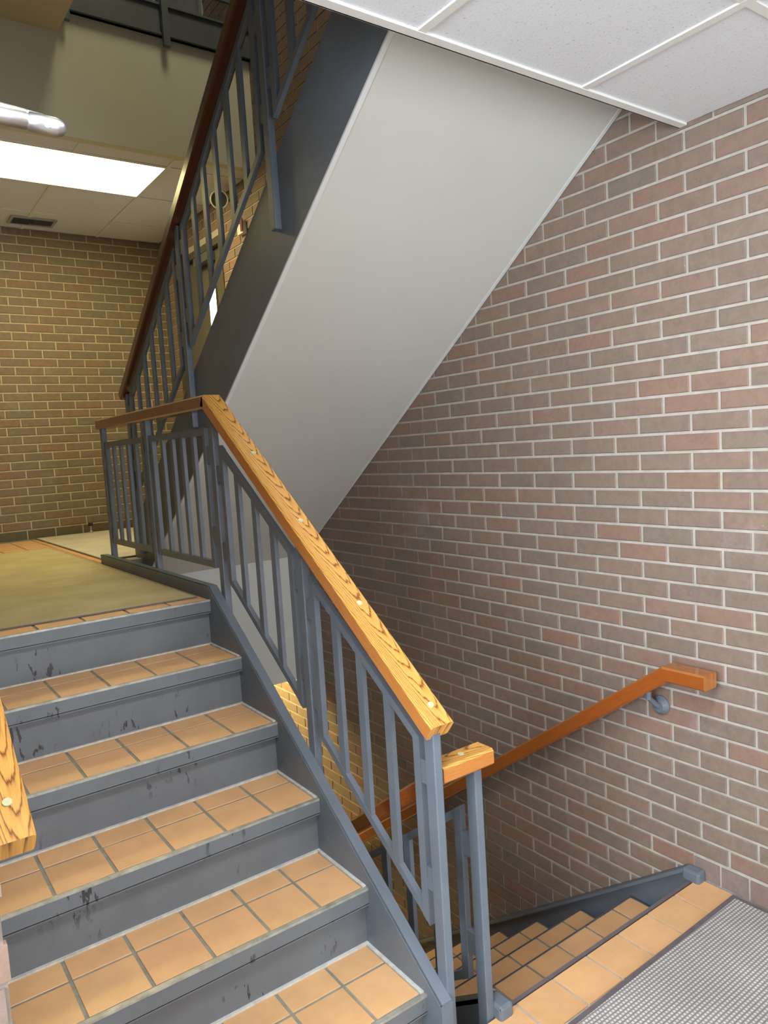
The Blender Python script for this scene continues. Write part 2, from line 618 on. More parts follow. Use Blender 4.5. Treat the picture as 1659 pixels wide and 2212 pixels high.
# ------------------------------------------------------------------ shell
ZBOT, ZTOP = -3.15, 6.30
D1 = (4.985, 5.93, LAND, 3.15)          # landing door opening in the right wall (y0, y1, z0, z1)
D2 = (4.995, 5.93, LAND2, 6.25)
mb = MB()
for (y0, y1, z0, z1) in ((-2.4, 4.985, ZBOT, ZTOP), (5.93, 6.4, ZBOT, ZTOP), (4.985, 5.93, ZBOT, LAND), (4.985, 5.93, 3.15, LAND2), (4.985, 5.93, 6.25, ZTOP)):
    mb.box(XW + 0.0045, XW + 0.20, y0, y1, z0, z1)
wall_right = struct('wall_right', mb, M['mortar'])
def vis_right(y, z):
    if z < nose_d(y) - 0.02 and y > 1.4:
        return False
    if y < 1.44:
        return 0 < z < CEIL_N
    if y < 4.13:
        return z < soffit(y) + 0.03
    return z < -0.2
ROW0 = 2.5171
SOLD_TOP = ROW0 - 37 * BH - BH / 2
lay_bricks(wall_right, 'x', -2.4, YB, ZBOT, ZTOP, 1.6315, ROW0,
           [(D1[0] - 0.001, D1[1], D1[2], D1[3]), (D2[0], D2[1], D2[2], D2[3]), (-2.5, 1.462, -0.2, SOLD_TOP - 0.004)],
           XW, (M['brick'], M['brick_far']), vis_right)
# course of upright half bricks standing on the near floor
h = SOLD_TOP - 0.004
sm = MB()
sm.box(0, 0.016, -0.0465, 0.0465, 0.004, h - 0.004)
sme = sm.mesh('brick', M['brick_sold'])
y = 1.4617 - 0.0508
while y > -2.35:
    put('brick', sme, wall_right, (XW + random.uniform(-.0006, .0006), y, 0))
    y -= 0.1016

struct('wall_back', MB().box(-1.8, XW + 0.2, YB + 0.0045, YB + 0.2, ZBOT, ZTOP), M['mortar_back'])
wall_back = bpy.data.objects['wall_back']
lay_bricks(wall_back, 'y', 0.115, XW - 0.002, LAND + 0.075, CEIL_L, 0.905, LAND + 0.075 + BH / 2, [], YB,
           (M['brick_back'], M['brick_back_far']), lambda x, z: True)
x = 0.16
bm_ = MB().box(-0.0965, 0.0965, 0, 0.016, 0.004, 0.068)
bme = bm_.mesh('brick', M['brick_base'])
while x < XW:
    put('brick', bme, wall_back, (x, YB + random.uniform(-.001, .001), LAND))
    x += BL
MB  # upper part of the back wall above the second landing is plastered
struct('wall_upper_back', MB().box(XT0, XW, YB - 0.02, YB + 0.004, LAND2, ZTOP), M['drywall'])

wall_left = struct('wall_left', MB().box(-1.8, XT0 - 0.0045, 1.1945, YB, ZBOT, ZTOP), M['brickish'])
lay_bricks(wall_left, 'y', -0.45, XT0, 0.0, CEIL_N, XT0 - BL * 3 - 0.005, BH * 0.42, [], 1.19, (M['brick'], M['brick_far']),
           lambda x, z: True, limit=60)
struct('wall_hall_left', MB().box(-1.9, -1.8, -2.4, -.70, 0, CEIL_N).box(-1.9, -1.8, .90, 1.2, 0, CEIL_N).box(-1.9, -1.8, -.70, .90, 2.32, CEIL_N).box(-1.9, -1.8, -.70, .90, 0, 1.28), M['brickish'])
struct('wall_rear', MB().box(-1.9, .28, -2.5, -2.4, 0, CEIL_N).box(2.22, XW + .2, -2.5, -2.4, 0, CEIL_N).box(.28, 2.22, -2.5, -2.4, 2.32, CEIL_N), M['drywall'])
o = struct('door_3', MB().box(.28, .34, -2.48, -2.42, 0, 2.32).box(2.16, 2.22, -2.48, -2.42, 0, 2.32).box(1.20, 1.30, -2.48, -2.42, 0, 2.26).box(.34, 2.16, -2.48, -2.42, 2.26, 2.32).box(.34, 1.2, -2.48, -2.42, 0, .1).box(1.3, 2.16, -2.48, -2.42, 0, .1), M['beam'])  # unseen glazed doors, added to frame the rear fill lamp
for a, b in ((.34, 1.2), (1.3, 2.16)):
    MB().box(a, b, -2.455, -2.445, .1, 2.26).build('glass_pane', M['glass'], o)
o = struct('window_1', MB().box(-1.88, -1.82, -.70, -.65, 1.28, 2.32).box(-1.88, -1.82, .85, .90, 1.28, 2.32).box(-1.88, -1.82, -.65, .85, 1.28, 1.33).box(-1.88, -1.82, -.65, .85, 2.27, 2.32).box(-1.88, -1.82, .07, .13, 1.33, 2.27), M['beam'])
for a, b in ((-.65, .07), (.13, .85)):
    MB().box(-1.855, -1.845, a, b, 1.33, 2.27).build('glass_pane', M['glass'], o)

# near floor slab, its tiles and the lower voids
floor = struct('floor', MB().box(-1.8, XW, -2.4, 1.440, -0.20, -0.002), M['grout_pale'])
struct('wall_under_floor', MB().box(XT0, XW, 1.30, 1.40, ZBOT, -0.20), M['concrete'])

TILE_CACHE = {}
def tile(parent, x0, x1, y0, y1, ztop, g=0.0044):
    w, l = round(x1 - x0 - 2 * g, 4), round(y1 - y0 - 2 * g, 4)
    key = (w, l)
    if key not in TILE_CACHE:
        c, hgt = 0.0008, 0.008
        a = [(-w / 2, -l / 2), (w / 2, -l / 2), (w / 2, l / 2), (-w / 2, l / 2)]
        b = [(-w / 2 + c, -l / 2 + c), (w / 2 - c, -l / 2 + c), (w / 2 - c, l / 2 - c), (-w / 2 + c, l / 2 - c)]
        vs = [(*q, -hgt) for q in a] + [(*q, -c) for q in a] + [(*q, 0) for q in b]
        fs = [(8, 9, 10, 11), (3, 2, 1, 0)]
        for k in range(4):
            k2 = (k + 1) % 4
            fs += [(k, k2, 4 + k2, 4 + k), (4 + k, 4 + k2, 8 + k2, 8 + k)]
        TILE_CACHE[key] = MB().add(vs, fs).mesh('tile', M['tile'])
    return put('tile', TILE_CACHE[key], parent, ((x0 + x1) / 2, (y0 + y1) / 2, ztop + random.uniform(-.0004, .0004)))

def tile_cols(x0, x1, joint, step=0.1535):
    xs = [x0]
    k = math.ceil((x0 - joint) / step)
    while joint + k * step < x1 - 0.02:
        if joint + k * step > x0 + 0.02:
            xs.append(joint + k * step)
        k += 1
    xs.append(x1)
    return list(zip(xs, xs[1:]))

for a, b in tile_cols(1.146, XW - 0.004, 1.531):
    tile(floor, a, b, 1.300, 1.4415, 0.003)
    tile(floor, a, b, 1.146, 1.300, 0.003)
for a, b in tile_cols(XT0 + 0.01, 1.146, 0.929):
    tile(floor, a, b, 1.300, 1.4415, 0.003)
    tile(floor, a, b, 1.146, 1.300, 0.003)

# ------------------------------------------------------------------ ceiling over the near hall
def grid_ceiling(name, x0, x1, y0, y1, z, xl, yl, skip=()):
    top = struct(name, MB().box(x0, x1, y0, y1, z + 0.03, z + 0.06), M['drywall'])
    xs = [x0] + [v for v in xl if x0 + .05 < v < x1 - .02] + [x1]
    ys = [y0] + [v for v in yl if y0 + .05 < v < y1 - .02] + [y1]
    for a, b in zip(xs, xs[1:]):
        for c, e in zip(ys, ys[1:]):
            cx, cy = (a + b) / 2, (c + e) / 2
            if any(s[0] < cx < s[1] and s[2] < cy < s[3] for s in skip):
                continue
            MB().box(a + .004, b - .004, c + .004, e - .004, z + 0.004, z + 0.02).build('ceiling_tile', M['acoustic'], top)
    for v in xs[1:-1]:
        for c, e in zip(ys, ys[1:]):
            if any(s[0] + .05 < v < s[1] - .05 and s[2] < (c + e) / 2 < s[3] for s in skip):
                continue
            MB().box(v - .012, v + .012, c, e, z - 0.0015, z + 0.006).build('grid_bar', M['tbar'], top)
    for v in ys[1:-1]:
        for a, b in zip(xs, xs[1:]):
            if any(s[0] <= (a + b) / 2 <= s[1] and s[2] < v < s[3] for s in skip):
                continue
            MB().box(a + .012, b - .012, v - .012, v + .012, z - 0.001, z + 0.006).build('grid_bar', M['tbar'], top)
    return top
NEAR_LIGHT = (0.0, 1.207, 0.36, 0.945)
ceil_n = grid_ceiling('ceiling', -1.8, XW, -2.4, 1.443, CEIL_N, [-1.2, -.6, 0, .6, 1.207, 1.798], [-2.05, -1.45, -.85, -.24, .36, .945], skip=[NEAR_LIGHT])
MB().box(-1.8, XW - 0.001, 1.415, 1.444, CEIL_N - 0.003, CEIL_N + 0.004).box(-1.8, XW - 0.001, 1.440, 1.4445, CEIL_N - 0.003, CEIL_N + 0.05).build('edge_trim', M['tbar'], ceil_n)
struct('floor_upper', MB().box(XT0, XW, -2.4, 1.440, 2.86, FL2), M['concrete'])
struct('wall_fascia', MB().box(XT0, XW, 1.36, 1.432, CEIL_N + 0.005, 2.86), M['drywall'])

def troffer(label, x0, x1, y0, y1, z, em):
    t = thing('ceiling_light', label, 'light', ((x0 + x1) / 2, (y0 + y1) / 2, z))
    MB().box(x0, x1, y0, y0 + .014, z - .002, z + .02).box(x0, x1, y1 - .014, y1, z - .002, z + .02).box(x0, x0 + .014, y0 + .014, y1 - .014, z - .002, z + .02).box(x1 - .014, x1, y0 + .014, y1 - .014, z - .002, z + .02).build('frame', M['tbar'], t)
    MB().box(x0 + .014, x1 - .014, y0 + .014, y1 - .014, z + .004, z + .012).build('diffuser', em, t)
    MB().box(x0 + .01, x1 - .01, y0 + .01, y1 - .01, z + .02, z + .03).build('housing', M['white'], t)
    return t
troffer('fluorescent ceiling panel over the near hall floor behind the viewer', *NEAR_LIGHT, CEIL_N, M['tube_near'])

# ------------------------------------------------------------------ middle landing
land = struct('floor_landing', MB().box(XT0, 1.098, 2.728, YB, .94, LAND - .002).box(XT0, XT1, 2.702, 2.728, LAND - .04, LAND - .002).box(1.098, XW, 4.19, YB, .94, LAND - .002), M['grout'])
for a, b in tile_cols(XT0 + .01, XT1 - 0.002, 0.929):
    tile(land, a, b, 2.704, 2.857, LAND + .001)
yy = 2.857
while yy < 4.18:
    tile(land, XT1 - 0.1535, XT1 - .002, yy, yy + .1535, LAND + .001)
    yy += .1535
while yy < 6.0:
    tile(land, XT1 - 0.1535, XT1 - .002, yy, yy + .1535, LAND + .001)
    tile(land, XT1 - .002, XT1 + .1515, yy, yy + .1535, LAND + .001)
    yy += .1535
for yr in (5.16, 5.3135, 5.467, 5.6205, 5.774, 5.9275):
    for a, b in tile_cols(0.32, XT1 - 0.1535, 0.929):
        tile(land, a, b, yr, yr + .1535, LAND + .001)

def mat_thing(label, pts, z, thick, m_top, m_edge, edge):
    t = thing('floor_mat', label, 'mat', (sum(p[0] for p in pts) / 4, sum(p[1] for p in pts) / 4, z))
    cx, cy = sum(p[0] for p in pts) / 4, sum(p[1] for p in pts) / 4
    ins = [(p[0] + math.copysign(edge, cx - p[0]), p[1] + math.copysign(edge, cy - p[1])) for p in pts]
    MB().add([(*p, z) for p in ins] + [(*p, z + thick) for p in ins], [(0, 1, 2, 3), (4, 5, 6, 7), (0, 1, 5, 4), (1, 2, 6, 5), (2, 3, 7, 6), (3, 0, 4, 7)]).build('pile', m_top, t)
    vs = [(*p, z) for p in pts] + [(*p, z + thick * .75) for p in pts] + [(*p, z) for p in ins] + [(*p, z + thick * .75) for p in ins]
    fs = []
    for k in range(4):
        k2 = (k + 1) % 4
        fs += [(k, k2, 4 + k2, 4 + k), (8 + k, 8 + k2, 12 + k2, 12 + k), (4 + k, 4 + k2, 12 + k2, 12 + k), (k, k2, 8 + k2, 8 + k)]
    MB().add(vs, fs).build('binding', m_edge, t)
    return t
mat_thing('olive tan carpet mat covering the landing above the orange steps', [(0.20, 2.80), (1.058, 2.762), (1.048, 5.31), (0.20, 5.29)], LAND + .002, .006, M['carpet'], M['mat_edge'], .008)
mat_thing('grey beige carpet mat by the far brick wall behind the guard rail', [(1.118, 4.30), (2.26, 4.30), (2.26, 6.15), (1.112, 6.15)], LAND + .002, .006, M['carpet2'], M['mat_edge'], .010)
mat_thing('grey woven entrance mat with dark binding at the top of the descending steps', [(1.10, -1.2), (2.283, -1.2), (2.283, 1.305), (1.10, 1.285)], .004, .009, M['mat_near'], M['mat_edge'], .018)

LIGHT_L = (0.585, 1.80, 4.585, 5.175)
ceil_l = grid_ceiling('ceiling_landing', XT0, XW, YF + .0605, YB, CEIL_L, [.03, .59, 1.25, 1.80], [4.585, 5.175, 5.785], skip=[LIGHT_L])
troffer('glowing fluorescent panel set in the white ceiling above the landing', *LIGHT_L, CEIL_L, M['tube_land'])
# bulkhead wall, upper landing slab, dark edge beam
struct('wall_bulkhead', MB().box(XT0, XW, YF, YF + 0.06, CEIL_L + .0005, 4.05), M['cream'])
struct('ceiling_upper_landing', MB().box(XT0, 1.167, 2.69, YF, 3.925, LAND2), M['tan'])
struct('floor_upper_landing', MB().box(XT0, XW, YF + .002, YB, 4.05, LAND2), M['concrete'])
t = thing('edge_beam', 'dark painted steel beam along the edge of the upper landing', 'beam', (1.7, 4.35, 4.04))
MB().box(1.168, XW, 4.352, 4.378, 4.04, 4.215).build('web', M['beam'], t)
MB().box(1.168, XW, 4.335, 4.378, 4.04, 4.052).box(1.168, XW, 4.335, 4.378, 4.203, 4.215).build('flange', M['beam'], t)
# lower landing far below and the bulkhead above it
struct('wall_lower_bulkhead', MB().box(XT0, XW, 4.135, 4.22, .15, .94), M['soffit'])
struct('ceiling_lower', MB().box(XT0, XW, 4.22, YB, .40, .45), M['cream'])
struct('floor_lower', MB().box(XT0, XW, 4.43, YB, -2.30, -2.10), M['concrete'])
struct('floor_basement', MB().box(XT0, XW, 1.3, YB, ZBOT - .1, ZBOT), M['concrete'])
troffer('fluorescent panel under the low ceiling of the lower landing', 1.05, 2.25, 4.40, 5.0, .385, M['tube_low'])
struct('ceiling_stairwell', MB().box(XT0, XW + .2, -2.4, YB + .2, ZTOP, ZTOP + .1), M['drywall'])
troffer('fluorescent panel high above the stairwell', 1.40, 2.00, 2.2, 3.4, ZTOP - .02, M['tube_top'])
struct('wall_upper_front', MB().box(XT0, XW, -2.5, -2.4, 2.86, ZTOP), M['drywall'])

# ------------------------------------------------------------------ staircases
def plate(y, z, x0, x1, sgn, parent, mat, strip=True):
    """Steel pan front of one tread. sgn +1 rises towards +y, -1 descends/rises the other way."""
    ya, yb = (y, y + .012) if sgn > 0 else (y - .012, y)
    tr = MB().box(x0, x1, ya, yb, z - .047, z - .003).box(x0, x1, min(y, y + sgn * .026), max(y, y + sgn * .026), z - .051, z - .045).build('tread', mat, parent)
    if strip:
        sa, sb = (y - .0012, y + .011) if sgn > 0 else (y - .011, y + .0012)
        MB().box(x0, x1, sa, sb, z - .006, z + .0008).build('nosing_strip', M['steel_edge'], tr)
    return tr

# 1. left flight up to the landing
t1 = thing('staircase', 'short flight of orange tiled steps with chipped grey risers climbing to the landing', 'staircase', (0.6, 1.45, 0))
for i in range(1, 7):
    y, z = YL0 + (i - 1) * RUN, i * RISE
    tr = plate(y, z, XT0, XT1, 1, t1, M['paint_chip'])
    MB().box(XT0, XT1, y + .024, y + .034, z - RISE, z - .044).build('riser', M['paint_chip'], t1)
    if i < 6:
        bed = MB().box(XT0, XT1, y + .012, y + RUN + .026, z - .045, z - .002).build('grout_bed', M['grout'], tr)
        MB().box(XT0, XT1, y + RUN + .014, y + RUN + .0245, z - .0025, z + .004).box(XT1 - .010, XT1, y + .012, y + RUN + .02, z - .0025, z + .0035).build('caulk_line', M['caulk'], tr)
        for a, b in tile_cols(XT0 + .004, XT1 - .008, .929):
            tile(tr, a, b, y + .012, y + .169, z)
            tile(tr, a, b, y + .169, y + RUN + .018, z)
top = [(1.397, nose_l(1.397) + .04), (2.70, LAND + .05), (4.19, LAND + .05)]
MB().prism_yz([(1.397, -.20), (1.397, top[0][1]), (2.70, LAND + .05), (4.19, LAND + .05), (4.19, .945), (2.92, .945), (1.62, -.0), (1.62, -.20)], XT1, 1.0835).build('stringer', M['paint'], t1)
MB().prism_yz([(1.397, top[0][1] - .012), (1.397, top[0][1]), (2.70, LAND + .05), (4.19, LAND + .05), (4.19, LAND + .038), (2.704, LAND + .038)], XT1 - .0012, 1.115).build('stringer_cap', M['paint'], t1)
MB().box(XT1 - .0006, 1.1145, 1.392, 1.400, -.20, top[0][1] - .002).build('stringer_end', M['paint'], t1)
MB().prism_yz([(1.62, -.10), (1.62, -.12), (2.95, .83), (2.95, .85)], XT0, XT1).build('soffit', M['soffit'], t1)

# 2. flight going down beside the brick wall
t2 = thing('staircase', 'flight of tiled steps descending along the long brick wall under the sloping soffit', 'staircase', (1.8, 1.45, 0))
XD0, XD1 = 1.345, 2.258
for j in range(0, 12):
    y, z = 1.455 + j * RUN, -j * RISE
    tr = plate(y, z, XD0 if j else 1.30, XD1 if j else XW - .002, -1, t2, M['paint_chip'], strip=False)
    MB().box(XD0, XD1, y - .001 if j else y - .012, y + .0006, z - .006, z + .0006).build('nosing_strip', M['mat_edge'], tr)
    MB().box(XD0, XD1, y - .034, y - .024, z - RISE, z - .044).build('riser', M['paint_chip'], t2)
    if j:
        MB().box(XD0, XD1, y - RUN - .026, y - .012, z - .045, z - .002).build('grout_bed', M['grout'], tr)
        for a, b in tile_cols(XD0 + .002, XD1 - .002, 1.531):
            tile(tr, a, b, y - .157, y - .002, z)
            if j < 6:
                tile(tr, a, b, y - RUN - .018, y - .157, z)
for x0, x1 in ((1.30, XD0), (XD1, XW - .001)):
    yk = 1.478
    MB().prism_yz([(1.417, -.06), (1.417, .037), (yk, .037), (4.43, nose_d(4.43) + .037 + .016), (4.43, nose_d(4.43) - .3), (1.46, -.30), (1.44, -.06)], x0 if x0 < 2 else x1 - .008, x0 + .008 if x0 < 2 else x1).build('stringer', M['paint'], t2)
    MB().prism_yz([(1.417, .025), (1.417, .037), (yk, .037), (4.43, nose_d(4.43) + .053), (4.43, nose_d(4.43) + .041), (yk - .004, .025)], x0, x1).build('stringer_cap', M['paint'], t2)
    bevel(MB().box(x0 - .002, min(x1 + .002, XW - .0006), 1.413, 1.480, -.004, .042).build('stringer_end', M['paint'], t2), .009)
MB().prism_yz([(1.47, -.25), (4.43, nose_d(4.43) - .29), (4.43, nose_d(4.43) - .31), (1.47, -.27)], 1.309, XW - .003).build('soffit', M['soffit'], t2)

# 3. upper flight overhead with the smooth soffit
t3 = thing('staircase', 'upper flight overhead with dark steel stringer and smooth pale grey soffit', 'staircase', (1.8, 4.18, LAND))
XU0 = 1.30
for k in range(1, 13):
    y, z = 4.178 - (k - 1) * RUN, LAND + k * RISE
    tr = plate(y, z, XU0 + .04, XW - .002, -1, t3, M['paint'], strip=False)
    MB().box(XU0 + .04, XW - .002, y - .034, y - .024, z - RISE, z - .044).build('riser', M['paint'], t3)
    if k < 12:
        MB().box(XU0 + .04, XW - .002, y - RUN - .026, y - .012, z - .045, z).build('grout_bed', M['grout'], tr)
def ustr(y): return 2.895 - .7071 * (y - 1.91)
MB().prism_yz([(1.434, soffit(1.434) + .002), (1.434, ustr(1.434)), (4.24, ustr(4.24)), (4.30, LAND + .16), (4.30, LAND), (4.135, .945)], XU0, XU0 + .04).build('stringer', M['paint'], t3)
for nm, x0, x1, dz, dd, mt in (('soffit', XU0 + .001, XW - .003, 0.0, .012, M['soffit']), ('soffit_trim', XU0 - .0005, XU0 + .016, -.004, .008, M['trimw']), ('soffit_trim', XW - .017, XW - .0025, -.004, .008, M['trimw'])):
    MB().prism_yz([(1.434, soffit(1.434) + dz), (1.434, soffit(1.434) + dz + dd), (4.134, soffit(4.134) + dz + dd), (4.134, soffit(4.134) + dz)], x0, x1).build(nm, mt, t3)

# ------------------------------------------------------------------ railings
BX, BY = 0.014, 0.030
def panel(t, xc, ya, yb, inner, ztop, zbot, posts, mat):
    """One welded panel: two frame uprights at ya, yb (ya<yb), inner flat balusters, sloped or level bars."""
    th = .027
    hw = .0135
    for nm, fz in (('top_bar', ztop), ('bottom_bar', zbot)):
        e = hw - .0012
        MB().prism_yz([(ya - e, fz(ya - e)), (yb + e, fz(yb + e)), (yb + e, fz(yb + e) - th), (ya - e, fz(ya - e) - th)], xc - .0085, xc + .0085).build(nm, mat, t)
    for y in (ya, yb):
        MB().prism_yz([(y - hw, zbot(y - hw) - th - .001), (y + hw, zbot(y + hw) - th - .001), (y + hw, ztop(y + hw) + .001), (y - hw, ztop(y - hw) + .001)], xc - .0095, xc + .0095).build('baluster', mat, t)
    for y in inner:
        MB().box(xc - BX / 2, xc + BX / 2, y - BY / 2, y + BY / 2, zbot(y) - .016, ztop(y) - .010).build('baluster', mat, t)
    for py in posts:
        for q in (.2, .8):
            ye = ya if abs(py - ya) < abs(py - yb) else yb
            zz = zbot(ye) + (ztop(ye) - zbot(ye)) * q
            a, b = sorted((py, ye))
            MB().box(xc - .0075, xc + .0075, a + .012, b - .012, zz - .032, zz + .032).build('weld_tab', mat, t)

def post(t, x0, y, zlo, zhi, mat, w=.026, dy=.038):
    o = MB().box(x0, x0 + w, y - dy / 2, y + dy / 2, zlo, zhi).build('post', mat, t)
    bevel(o, .003)
    return o

def plug(rail, x, y, z, slope):
    nrm = Vector((0, -slope, 1)).normalized()
    MB().cyl(Vector((x, y, z)) - nrm * .002, nrm * .0052, .0085, .0085, 16).build('plug', M['plug'], rail)

# left flight railing with its level guard along the landing edge
r1 = thing('stair_railing', 'blue grey steel railing with bright oak handrail beside the orange tiled steps', 'railing', (1.127, 1.43, .15))
XC1 = 1.1275
RT = .765
hr = sweep([(1.392, nose_l(1.392) + RT), (2.652, LAND + .775)], 1.135, .075, .050).build('handrail', M['oak'], r1)
for y in (1.442, 1.742, 2.044, 2.343):
    plug(hr, 1.135 + random.uniform(-.002, .008), y, nose_l(y) + RT + (y - 1.392) / 1.26 * .0365, SL + .029)
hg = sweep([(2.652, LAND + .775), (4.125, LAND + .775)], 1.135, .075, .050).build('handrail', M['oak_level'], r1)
hg['label'] = 'level length of darker handrail along the landing edge'
for y in (1.43, 2.036):
    post(r1, 1.1145, y, nose_l(y) - .20, nose_l(y) + RT - .055, M['paint'])
for y in (2.645, 3.39, 4.10):
    post(r1, 1.1145, y, LAND - .10, LAND + .728, M['paint'])
zt, zb = (lambda y: nose_l(y) + .655), (lambda y: nose_l(y) + .172)
panel(r1, XC1, 1.487, 1.975, (1.612, 1.738, 1.860), zt, zb, (1.43, 2.036), M['paint'])
panel(r1, XC1, 2.097, 2.575, (2.217, 2.339, 2.464), zt, zb, (2.036, 2.645), M['paint'])
gt, gb = (lambda y: LAND + .655), (lambda y: LAND + .142)
panel(r1, XC1, 2.722, 3.325, (2.845, 2.965, 3.08, 3.20), gt, gb, (2.645, 3.39), M['paint'])
panel(r1, XC1, 3.455, 4.045, (3.575, 3.69, 3.81, 3.93), gt, gb, (3.39, 4.10), M['paint'])

# railing of the descending flight
r2 = thing('stair_railing', 'lower steel railing with orange handrail leading down the descending steps', 'railing', (1.287, 1.46, 0))
XC2 = 1.287
bk = MB()
# short cross block, grain along x
rail_x0, rail_x1 = 1.150, 1.325
blk = sweep([(0, 0), (rail_x1 - rail_x0, 0)], 0, .068, .046)
blk.v = [(rail_x0 + v[1], 1.453 + v[0], .772 + v[2]) for v in blk.v]
blk.build('handrail_end', M['oak'], r2)
MB().cyl((1.24, 1.455, .7705), (0, 0, .0026), .0085, .0085, 16).build('plug', M['plug'], r2)
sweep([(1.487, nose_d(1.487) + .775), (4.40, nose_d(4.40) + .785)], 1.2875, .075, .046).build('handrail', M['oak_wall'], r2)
post(r2, 1.2745, 1.462, -.22, .727, M['paint'])
for y in (2.24, 3.02, 3.80):
    post(r2, 1.2745, y, nose_d(y) - .22, nose_d(y) + .735, M['paint'])
dt, db = (lambda y: nose_d(y) + .635), (lambda y: nose_d(y) + .155)
panel(r2, XC2, 1.530, 2.175, (1.655, 1.782, 1.910, 2.04), dt, db, (1.462, 2.24), M['paint'])
panel(r2, XC2, 2.305, 2.955, (2.43, 2.56, 2.69, 2.82), dt, db, (2.24, 3.02), M['paint'])
panel(r2, XC2, 3.085, 3.735, (3.21, 3.34, 3.47, 3.60), dt, db, (3.02, 3.80), M['paint'])

# upper railing
r3 = thing('stair_railing', 'dark steel upper railing with dark wood handrail rising beside the soffit', 'railing', (1.287, 4.14, LAND))
XC3 = 1.287
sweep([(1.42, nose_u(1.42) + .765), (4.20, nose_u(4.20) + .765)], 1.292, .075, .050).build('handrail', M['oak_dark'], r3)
for y in (4.14, 3.225, 2.335, 1.45):
    post(r3, 1.2745, y, max(nose_u(y) - .17, LAND), nose_u(y) + .71, M['paint'])
ut, ub = (lambda y: nose_u(y) + .665), (lambda y: nose_u(y) + .175)
panel(r3, XC3, 3.29, 4.075, (3.42, 3.55, 3.68, 3.81, 3.94), ut, ub, (3.225, 4.14), M['paint'])
panel(r3, XC3, 2.40, 3.16, (2.525, 2.65, 2.78, 2.905, 3.03), ut, ub, (2.335, 3.225), M['paint'])
panel(r3, XC3, 1.515, 2.27, (1.64, 1.77, 1.895, 2.02, 2.145), ut, ub, (1.45, 2.335), M['paint'])

# guard of the upper landing, of which a post shows above the beam
r4 = thing('stair_railing', 'guard railing of the upper landing with a post clamped to the dark beam', 'railing', (1.752, 4.31, 3.97))
for x in (1.752, 1.20):
    MB().box(x - .019, x + .019, 4.305, 4.333, 3.97, 4.93).build('post', M['beam'], r4)
MB().box(1.17, XW - .01, 4.295, 4.365, 4.93, 4.98).build('handrail', M['beam'], r4)
MB().box(1.22, XW - .01, 4.31, 4.33, 4.86, 4.88).box(1.22, XW - .01, 4.31, 4.33, 4.32, 4.34).build('rail_bar', M['beam'], r4)

# wall handrails
def bracket(t, y, z, xr):
    MB().lathe((XW - .001, y, z - .085), (-1, 0, 0), [(0, .036), (.006, .036), (.012, .030), (.022, .022)]).build('bracket_disc', M['paint'], t, smooth=False)
    MB().cyl((XW - .02, y, z - .085), (xr - XW + .02, 0, .045), .011, .009, 12).cyl((xr, y, z - .045), (0, 0, .03), .010, .012, 12).build('bracket_arm', M['paint'], t)
w1 = thing('wall_handrail', 'reddish oak handrail fixed along the long brick wall above the descending steps', 'handrail', (2.23, 1.4, .74))
sweep([(1.335, .783), (1.492, .783), (4.40, nose_d(4.40) + .83)], 2.2265, .075, .052).build('handrail', M['oak_wall'], w1)
for y in (1.572, 2.9, 4.1):
    bracket(w1, y, nose_d(y) + .81 - .042, 2.2265)
w2 = thing('wall_handrail', 'amber oak handrail end with round plug at the left edge', 'handrail', (.175, 1.44, .9))
h2 = sweep([(1.437, nose_l(1.437) + .772), (2.66, nose_l(2.66) + .772)], .1745, .075, .050).build('handrail', M['oak'], w2)
plug(h2, .178, 1.502, nose_l(1.502) + .7725, SL)
MB().cyl((.114, 1.9, nose_l(1.9) + .70), (.06, 0, .03), .010, .010, 12).build('bracket_arm', M['paint'], w2)

# ------------------------------------------------------------------ doors in the right wall
def wall_door(name, y0, y1, z0, z1, leaf, frame, lite):
    fr = MB()
    fr.box(XW - .006, XW + .12, y0, y0 + .05, z0, z1).box(XW - .006, XW + .12, y1 - .05, y1, z0, z1).box(XW - .006, XW + .12, y0 + .05, y1 - .05, z1 - .05, z1)
    o = struct(name, fr, frame)
    MB().box(XW + .035, XW + .08, y0 + .052, y1 - .052, z0 + .008, z1 - .052).build('door_leaf', leaf, o)
    l = MB().box(XW + .030, XW + .036, y0 + .225, y0 + .355, z0 + .9, z1 - .33).build('glass_pane', lite, o)
    MB().box(XW + .026, XW + .037, y0 + .21, y0 + .225, z0 + .885, z1 - .315).box(XW + .026, XW + .037, y0 + .355, y0 + .37, z0 + .885, z1 - .315).box(XW + .026, XW + .037, y0 + .225, y0 + .355, z1 - .33, z1 - .315).box(XW + .026, XW + .037, y0 + .225, y0 + .355, z0 + .885, z0 + .9).build('glazing_bead', frame, o)
    MB().box(XW - .03, XW + .034, y0 + .20, y0 + .46, z1 - .13, z1 - .07).build('door_closer', M['beam'], o)
    MB().cyl((XW + .03, y1 - .12, z0 + .98), (-.05, 0, 0), .012, .012).cyl((XW - .02, y1 - .12, z0 + .98), (0, .0, -.09), .011, .011).build('door_handle', M['chrome'], o)
    return o
wall_door('door_1', D1[0], D1[1], D1[2], D1[3], M['doorpaint'], M['doorframe'], M['glass_day'])
wall_door('door_2', D2[0], D2[1], D2[2], D2[3], M['door2'], M['door2'], M['glass_day'])
struct('wall_behind_doors', MB().box(XW + .21, XW + .25, 4.7, 6.3, LAND - .1, ZTOP), M['drywall'])

